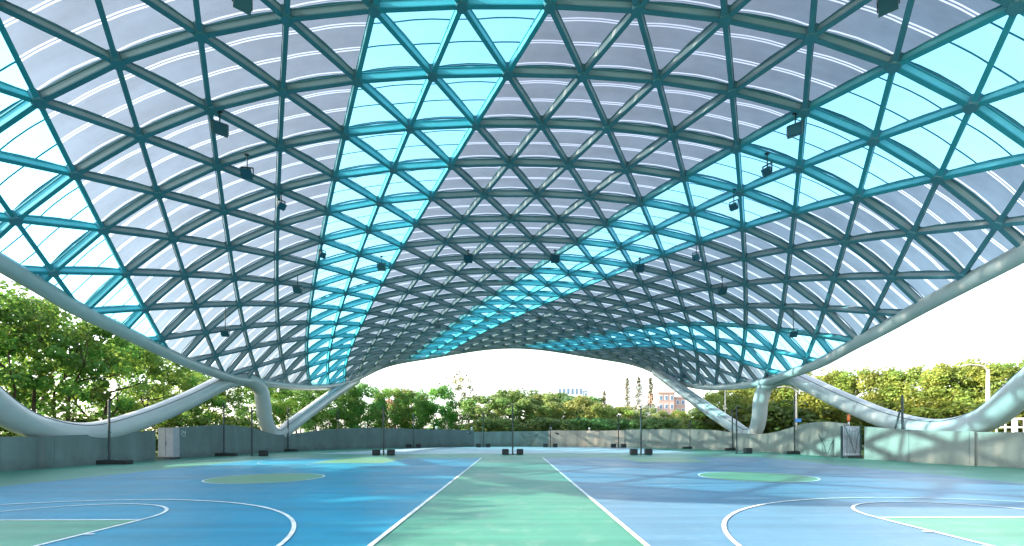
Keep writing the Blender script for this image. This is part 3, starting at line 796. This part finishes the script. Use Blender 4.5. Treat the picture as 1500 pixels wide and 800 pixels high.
p0 = lift(1350, 616, 25); p1 = lift(1530, 613, 19.5)
m_ = MB(); z0, z1 = p0.z, p1.z
m_.bar(p0, p1, .12, .12); m_.bar(p0-Vector((0, 0, .55)), p1-Vector((0, 0, .55)), .1, .1)
m_.build('rail', M['white'], rl)
m_ = MB()
n = 16
for i in range(n):
    q = p0.lerp(p1, i/(n-1)); m_.box((q.x, q.y, q.z/2-.08), (.22 if i % 3 == 0 else .07, .2 if i % 3 == 0 else .07, q.z))
tag(m_.build('railing_post', M['white'], rl), kind=None)
# orange marker behind the hump
q = lift(1243, 608, 20.5)
e = empty('orange_marker', (q.x, q.y, 0), 'small orange marker post poking above the gate in the right wall', 'marker post')
m_ = MB(); m_.tube([(0, 0, 0), (0, 0, q.z-.1)], .05, 8); o = m_.build('stem', M['white'], e); o.location = (0, 0, 0)
m_ = MB(); m_.tube([(0, 0, q.z-.45), (0, 0, q.z-.3), (0, 0, q.z), (0, 0, q.z+.06)], [.07, .09, .08, .02], 10); o = m_.build('head', mat('orange_plastic', (.7, .16, .03), .5), e, smooth=True); o.location = (0, 0, 0)

# ------------------------------------------------------------------ far buildings
M['bwhite'] = mat('white_render', (.74, .75, .78), .8, noise=(.2, .05)); M['bpink'] = mat('pink_tile_facade', (.52, .34, .31), .8, noise=(.2, .08))
M['bglass'] = mat('blue_grey_window', (.12, .20, .30), .2)
def building(px0, px1, yt, Y, label, m, rows_, cols, dep=14, roof='plain', crown=0):
    a = lift(px0, yt, Y); c = lift(px1, yt, Y); cxm = (a.x+c.x)/2; wd = c.x-a.x; h = a.z
    e = empty('office_building', (cxm, a.y, 0), label, 'building')
    m_ = MB(); m_.box((0, dep/2, h/2), (wd, dep, h)); w_ = m_.build('facade', m, e); w_.location = (0, 0, 0)
    m_ = MB(); m_.box((0, dep/2, h+.25), (wd+.6, dep+.6, .5)); o = m_.build('roof_slab', m, e); o.location = (0, 0, 0)
    fh = 3.4
    for r_ in range(rows_):
        for c_ in range(cols):
            z = h-1.8-r_*fh-crown; x = -wd/2+wd*(c_+.5)/cols
            f = MB(); f.box((x, -.05, z), (wd/cols*.6, .12, 1.9)); fo = f.build('window', M['bwhite'], e); fo.location = (0, 0, 0)
            p_ = MB(); p_.box((x, -.13, z), (wd/cols*.6-.3, .06, 1.6)); po = p_.build('pane', M['bglass'], fo); po.location = (0, 0, 0)
    if crown:
        for c_ in range(cols):
            x = -wd/2+wd*(c_+.5)/cols
            f = MB(); f.box((x, -.08, h-crown*.6), (wd/cols*.5, .2, crown*.8)); fo = f.build('roof_opening', M['bglass'], e); fo.location = (0, 0, 0)
    return e
building(817, 854, 567.5, 150, 'tall white building with a row of dark openings under its roof', M['bwhite'], 2, 6, crown=3.4)
building(854.5, 861, 573, 150, 'narrow blue grey annex right of the tall white building', mat('blue_grey_render', (.34, .44, .52), .8, noise=(.2, .05)), 3, 1)
building(885, 915, 592, 130, 'low white building with a long row of windows behind bare trees', M['bwhite'], 2, 6)
building(964, 988, 576, 120, 'taller pink building behind the bare trees and right strut', M['bpink'], 3, 3)
building(989, 1004, 583, 125, 'lower pink building right of the taller pink one', M['bpink'], 3, 2)
building(940, 963, 594, 118, 'pale low building left of the taller pink one', M['bwhite'], 2, 4)

# ------------------------------------------------------------------ trees
def leaf_mat(name):
    m = bpy.data.materials.new(name); m.use_nodes = True; n = m.node_tree; L = n.links.new
    b = n.nodes['Principled BSDF']; out = [x for x in n.nodes if x.type == 'OUTPUT_MATERIAL'][0]
    oi = n.nodes.new('ShaderNodeObjectInfo'); at = n.nodes.new('ShaderNodeAttribute'); at.attribute_name = 'tint'
    hsv = n.nodes.new('ShaderNodeHueSaturation'); L(oi.outputs['Color'], hsv.inputs['Color'])
    sp_ = n.nodes.new('ShaderNodeSeparateColor'); L(at.outputs['Color'], sp_.inputs[0])
    r1 = n.nodes.new('ShaderNodeMapRange'); r1.inputs[3].default_value = .47; r1.inputs[4].default_value = .53; L(sp_.outputs[0], r1.inputs[0]); L(r1.outputs[0], hsv.inputs['Hue'])
    r2 = n.nodes.new('ShaderNodeMapRange'); r2.inputs[3].default_value = .55; r2.inputs[4].default_value = 1.6; L(sp_.outputs[1], r2.inputs[0]); L(r2.outputs[0], hsv.inputs['Value'])
    L(hsv.outputs[0], b.inputs['Base Color']); b.inputs['Roughness'].default_value = .55; b.inputs['Specular IOR Level'].default_value = .3
    tl = n.nodes.new('ShaderNodeBsdfTranslucent'); br = n.nodes.new('ShaderNodeHueSaturation'); br.inputs['Value'].default_value = 1.5; br.inputs['Hue'].default_value = .485
    L(hsv.outputs[0], br.inputs['Color']); L(br.outputs[0], tl.inputs[0])
    mx = n.nodes.new('ShaderNodeMixShader'); mx.inputs[0].default_value = .42; L(b.outputs[0], mx.inputs[1]); L(tl.outputs[0], mx.inputs[2]); L(mx.outputs[0], out.inputs[0])
    return m
M['leaf'] = leaf_mat('leaf_foliage')
rng = np.random.default_rng(5)
def leaves(centres, radii, counts, size, tints, up=.4, flat=.8):
    V = []; T = []
    for c, r, k, tn in zip(centres, radii, counts, tints):
        dirs = rng.normal(size=(k, 3)); dirs /= np.linalg.norm(dirs, axis=1)[:, None]
        rad = r*(.55+.5*rng.random(k)**.6)
        P = c+dirs*rad[:, None]*np.array([1, 1, flat])
        nn = dirs*.8+rng.normal(size=(k, 3))*.55+np.array([0, 0, up]); nn /= np.linalg.norm(nn, axis=1)[:, None]
        a = np.cross(nn, rng.normal(size=(k, 3))); a /= np.linalg.norm(a, axis=1)[:, None]; b = np.cross(nn, a)
        s = size*(.6+.8*rng.random(k))[:, None]
        q = np.stack([P-a*s, P-b*s*.55, P+a*s, P+b*s*.55], 1)
        V.append(q.reshape(-1, 3)); t = np.zeros((k*4, 4)); t[:, 3] = 1
        t[:, 0] = np.repeat(np.clip(tn[0]+rng.normal(size=k)*.15, 0, 1), 4); t[:, 1] = np.repeat(np.clip(tn[1]+rng.normal(size=k)*.16, 0, 1), 4)
        T.append(t)
    V = np.concatenate(V); T = np.concatenate(T); n = len(V)//4
    me = bpy.data.meshes.new('crown'); me.vertices.add(len(V)); me.vertices.foreach_set('co', V.ravel())
    me.loops.add(len(V)); me.loops.foreach_set('vertex_index', np.arange(len(V))); me.polygons.add(n)
    me.polygons.foreach_set('loop_start', np.arange(n)*4)
    me.update(calc_edges=True); me.validate()
    ca = me.color_attributes.new('tint', 'FLOAT_COLOR', 'POINT'); ca.data.foreach_set('color', T.ravel())
    me.materials.append(M['leaf'])
    o = bpy.data.objects.new('crown', me); COL.objects.link(o); return o
def proto_tree(kind, h=9.0, seed=1):
    rs = np.random.default_rng(seed); e = bpy.data.objects.new({'loose': 'broadleaf_tree', 'dense': 'bushy_tree', 'mixed': 'young_tree', 'spire': 'conifer', 'sparse': 'sparse_tree', 'shrub': 'shrub'}[kind], None); COL.objects.link(e)
    tk = MB(); tips = []
    def limb(p, d, ln, r, depth):
        d = d/np.linalg.norm(d); n = 4; pts = [p]; q = p.copy(); dd = d.copy()
        for i in range(n):
            dd = dd+rs.normal(size=3)*.16+np.array([0, 0, .06]); dd /= np.linalg.norm(dd); q = q+dd*ln/n; pts.append(q.copy())
        tk.tube([Vector(x) for x in pts], [r*(1-.65*i/n) for i in range(n+1)], 6 if depth else 8)
        tips.append((q.copy(), depth))
        if depth < 2:
            for k in range(3 if depth == 0 else 2):
                i = rs.integers(2, n+1); b = pts[i]; nd_ = dd*.6+rs.normal(size=3)*.7; nd_[2] = abs(nd_[2])*.6+.25
                limb(b, nd_, ln*.55, r*.42, depth+1)
    cen, rad, cnt, tin = [], [], [], []
    sz = .13
    if kind == 'loose':
        p = np.zeros(3); ht = h*.5
        limb(p, np.array([rs.normal()*.08, rs.normal()*.08, 1.]), ht, .17, 0)
        limb(np.array([rs.normal()*.3, rs.normal()*.3, ht*.4]), np.array([rs.normal()*.4, rs.normal()*.4, 1.]), ht*.9, .09, 0)
        for i in range(46):
            z = h*(.30+.70*rs.random()**.85); w_ = 2.5*math.sin(math.pi*min(.97, max(.08, (z/h-.18)/.86)))**.6
            a = rs.random()*6.283; rr = w_*rs.random()**.5; cen.append(np.array([rr*math.cos(a), rr*math.sin(a), z])); rad.append(.42+.45*rs.random()); cnt.append(130)
            tin.append((rs.random(), .25+.5*rs.random()))
    elif kind == 'dense':
        limb(np.zeros(3), np.array([0, 0, 1.]), h*.4, .2, 0)
        for i in range(85):
            a = rs.random()*6.283; ph = rs.random(); z = h*(.10+.82*ph); w_ = 3.1*math.sin(math.pi*(.12+.80*ph))**.55
            rr = w_*(.55+.45*rs.random()); cen.append(np.array([rr*math.cos(a), rr*math.sin(a), z])); rad.append(.5+.5*rs.random()); cnt.append(150); tin.append((rs.random(), .3+.55*rs.random()))
    elif kind == 'mixed':
        limb(np.zeros(3), np.array([0, 0, 1.]), h*.5, .13, 0)
        for i in range(48):
            a = rs.random()*6.283; ph = rs.random(); z = h*(.08+.9*ph); w_ = 2.1*math.sin(math.pi*(.15+.78*ph))**.7
            rr = w_*rs.random()**.4; cen.append(np.array([rr*math.cos(a), rr*math.sin(a), z])); rad.append(.35+.4*rs.random()); cnt.append(120); tin.append((rs.random(), .2+.6*rs.random()))
    elif kind == 'spire':
        tk.tube([(0, 0, 0), (0, 0, h*.5), (0, 0, h)], [.13, .09, .02], 8)
        for i in range(60):
            z = h*(.22+.77*i/60); L_ = (1.5*(1-z/h)+.3)*(.7+.6*rs.random()); a = i*2.4+rs.random()
            q = np.array([math.cos(a)*L_, math.sin(a)*L_, z+L_*.45]); tk.tube([(0, 0, z), tuple(q)], [.025, .008], 4)
            cen.append(np.array([0, 0, z])*.4+q*.6+np.array([0, 0, 0])); cen[-1][2] = z+L_*.28; rad.append(.28*L_+.12); cnt.append(45); tin.append((rs.random()*.6, .3+.5*rs.random()))
        sz = .09
    elif kind == 'sparse':
        limb(np.zeros(3), np.array([0, 0, 1.]), h*.72, .13, 0); limb(np.array([0, 0, h*.3]), np.array([.4, .1, 1.]), h*.5, .07, 0); limb(np.array([0, 0, h*.3]), np.array([-.4, .1, 1.]), h*.5, .07, 0)
        for i in range(38):
            z = h*(.3+.7*rs.random()); a = rs.random()*6.283; rr = 2.0*rs.random()**.5; cen.append(np.array([rr*math.cos(a), rr*math.sin(a), z])); rad.append(.3+.4*rs.random()); cnt.append(int(110*(1.3-z/h))+22); tin.append((rs.random(), .3+.5*rs.random()))
        sz = .10
    else:
        for i in range(26):
            a = rs.random()*6.283; rr = 1.9*rs.random()**.5; z = h*(.15+.7*rs.random()); cen.append(np.array([rr*math.cos(a), rr*math.sin(a), z])); rad.append(.4+.4*rs.random()); cnt.append(140); tin.append((rs.random(), .2+.5*rs.random()))
        tk.tube([(0, 0, 0), (0, 0, h*.6)], [.07, .03], 6)
    c = leaves(cen, rad, cnt, sz, tin); c.parent = e; c.name = 'crown'
    t = tk.build('trunk', M['bark'], e, smooth=True); t.location = (0, 0, 0)
    return e
PR = {k: [proto_tree(k, h, s) for s in sd] for k, h, sd in (('loose', 9, (1, 2, 3, 4)), ('dense', 8.5, (11, 12, 13)), ('mixed', 6.5, (21, 22, 23)), ('spire', 10, (31, 32)), ('sparse', 9, (41,)), ('shrub', 3, (51, 52)))}
HB = dict(loose=9, dense=8.5, mixed=6.5, spire=10, sparse=9, shrub=3)
used = set(); tree_i = [0]
def plant(kind, px, ytop, Y, label, col, group, wsc=1.0):
    tree_i[0] += 1
    if kind in ('dense', 'mixed', 'sparse'): ytop -= {'dense': 4, 'mixed': 7, 'sparse': 0}[kind]
    pr = PR[kind][tree_i[0] % len(PR[kind])]; g = lift(px, ytop, Y); s = (g.z+.05)/HB[kind]; loc = Vector((g.x, g.y, -.05))
    rz = random.random()*6.28
    if pr.name not in used:
        used.add(pr.name); o = pr; o.location = loc; o.rotation_euler.z = rz; o.scale = (s*wsc, s*wsc, s)
        for ch in o.children:
            if ch.name.startswith('crown'): ch.color = col
    else: o = copy_tree(pr, loc, rz, (s*wsc, s*wsc, s), col)
    tag(o, label, 'tree' if kind != 'shrub' else 'shrub', group)
    return o
def jit(c, a=.15):
    k = 1+random.uniform(-a, a); return (c[0]*k*(1+random.uniform(-.12, .12)), c[1]*k, c[2]*k, 1)
ordn = ['first', 'second', 'third', 'fourth', 'fifth', 'sixth', 'seventh', 'eighth', 'ninth', 'tenth', 'eleventh', 'twelfth', 'thirteenth', 'fourteenth', 'fifteenth', 'sixteenth', 'seventeenth', 'eighteenth']
G_L = (.12, .25, .045); G_R = (.18, .25, .055); G_M = (.1, .15, .045)
# left, front row: seen up to the ring
front = [(-70, 425, 14.5), (12, 436, 16), (80, 454, 17.2), (146, 486, 18.6), (205, 512, 20.2), (255, 535, 22), (300, 552, 23.6), (338, 566, 25.5), (372, 566, 27.5), (405, 568, 29), (440, 570, 31)]
for i, (px, yt, Y) in enumerate(front):
    plant('loose', px, yt-8, Y*1.18, 'leafy backlit tree behind the left wall, %s from the left in the front row' % ordn[i], jit(G_L), 'backlit trees behind the left wall')
for i, (x_, y_) in enumerate([(-26.5, 1), (-27.5, 5), (-26, 9), (-27.5, 12.5), (-26.5, 16), (-31, 3), (-31, 8), (-31, 13)]):  # unseen trees added to shade the left court
    o = copy_tree(PR['dense'][i % 3], Vector((x_, y_, -.05)), i*1.3, (1.38, 1.38, 1.46), (*G_L, 1)) if PR['dense'][i % 3].name in used else None
    if o is None:
        o = PR['dense'][i % 3]; used.add(o.name); o.location = (x_, y_, -.05); o.scale = (1.38, 1.38, 1.46)
        for ch in o.children:
            if ch.name.startswith('crown'): ch.color = (*G_L, 1)
    tag(o, 'added bushy shade tree outside the left edge of the photo, %s going away from the viewer' % ['first', 'second', 'third', 'fourth', 'fifth', 'sixth', 'seventh', 'eighth'][i], 'tree', 'backlit trees behind the left wall')
back = [(45, 450, 26), (175, 505, 29), (280, 545, 33), (395, 560, 38)]
for i, (px, yt, Y) in enumerate(back):
    plant('loose', px, yt-4, Y*1.15, 'taller tree deep behind the left wall, %s from the left in the back row' % ordn[i], jit((.15, .24, .05)), 'trees of the back row behind the left wall')
for i, px in enumerate((-20, 60, 130, 210, 290, 360)):
    plant('shrub', px, 606+6*(i % 2), 17.5+i*2.4, 'low shrub behind the left wall, %s from the left' % ordn[i], jit((.09, .17, .03)), 'shrubs behind the left wall', 1.3)
# around the left strut and left centre
for i, (px, yt, Y) in enumerate([(468, 560, 37), (500, 560, 38), (535, 563, 39), (572, 568, 41), (605, 574, 42)]):
    plant('dense', px, yt, Y, 'full green tree behind the far left wall, %s to the right of the left strut' % ordn[i], jit((.12, .26, .06)), 'green trees behind the far left wall', .95)
plant('dense', 640, 565, 43, 'bright green round tree left of the bare topped one', (.09, .28, .055, 1), 'green trees behind the far left wall', .9)
plant('sparse', 672, 546, 44, 'tall thin leaved tree standing above its neighbours at left centre', (.19, .20, .09, 1), None, 1.0)
plant('mixed', 588, 578, 47, 'reddish tree between the green trees at left centre', (.18, .12, .06, 1), None, 1.2)
mid = [(700, 585, (.09, .13, .04)), (722, 582, (.13, .14, .05)), (745, 577, (.12, .15, .05)), (768, 576, (.10, .12, .06)), (790, 580, (.13, .15, .05)), (812, 582, (.13, .15, .05)), (832, 584, (.08, .12, .05)), (850, 583, (.162, .155, .05)), (866, 588, (.07, .13, .04)), (884, 598, (.13, .14, .04)), (903, 600, (.14, .17, .04)), (925, 602, (.13, .13, .05)), (948, 603, (.12, .13, .06)), (968, 606, (.13, .14, .05))]
for i, (px, yt, c) in enumerate(mid):
    desc = 'golden' if c[0] > .16 else ('yellow green' if c[1] > .145 else 'olive')
    plant('mixed', px, yt, 41+random.random()*8, '%s tree in the mixed line beyond the far wall, %s from the left' % (desc, ordn[i]), (c[0]*1.5, c[1]*1.9, c[2]*1.9, 1), 'mixed trees beyond the far wall', 1.45)
for i, px in enumerate((715, 750, 785, 820, 860, 900, 940, 975)):
    plant('shrub', px, 612, 38, 'dark shrub just beyond the far wall, %s from the left' % ordn[i], jit((.14, .23, .07)), 'shrubs beyond the far wall', 1.5)
for px, yt, lb in ((885, 572, 'shortest thin conifer, left of the other three'), (919, 553, 'narrow green conifer, second from the left of the four'), (936, 552, 'thin bare conifer behind the right middle-row post'), (953, 552, 'thin bare conifer, rightmost of the four')):
    plant('spire', px, yt, 47, lb, (.13, .13, .05, 1), 'thin conifers beyond the far wall', .8)
# right
rt = [(995, 606, 44), (1022, 600, 41), (1048, 577, 37), (1075, 568, 35), (1103, 562, 34), (1135, 556, 34), (1172, 548, 33), (1208, 546, 32), (1245, 544, 31), (1282, 543, 30), (1322, 541, 29), (1362, 536, 28), (1402, 532, 27), (1445, 532, 26.5), (1490, 529, 26), (1540, 525, 25)]
for i, (px, yt, Y) in enumerate(rt):
    plant('dense', px, yt-2, Y, 'dense sunlit tree in the row behind the right wall, %s from the left' % ordn[i], jit(G_R), 'dense trees behind the right wall', 1.0)
for i, (px, Y) in enumerate(((1060, 31.5), (1100, 30), (1150, 29), (1200, 28), (1250, 27.5), (1300, 26.5), (1350, 25.5), (1400, 24.5), (1450, 23.5), (1500, 22.5))):
    plant('shrub', px, 596-(i % 3)*5, Y+1, 'low bush at the foot of the right trees, %s from the left' % ordn[i], jit((.08, .12, .02)), 'bushes at the foot of the right trees', 1.5)
# drop prototypes that were never placed
for k in PR:
    for p_ in PR[k]:
        if p_.name not in used:
            for ch in list(p_.children): bpy.data.objects.remove(ch)
            bpy.data.objects.remove(p_)
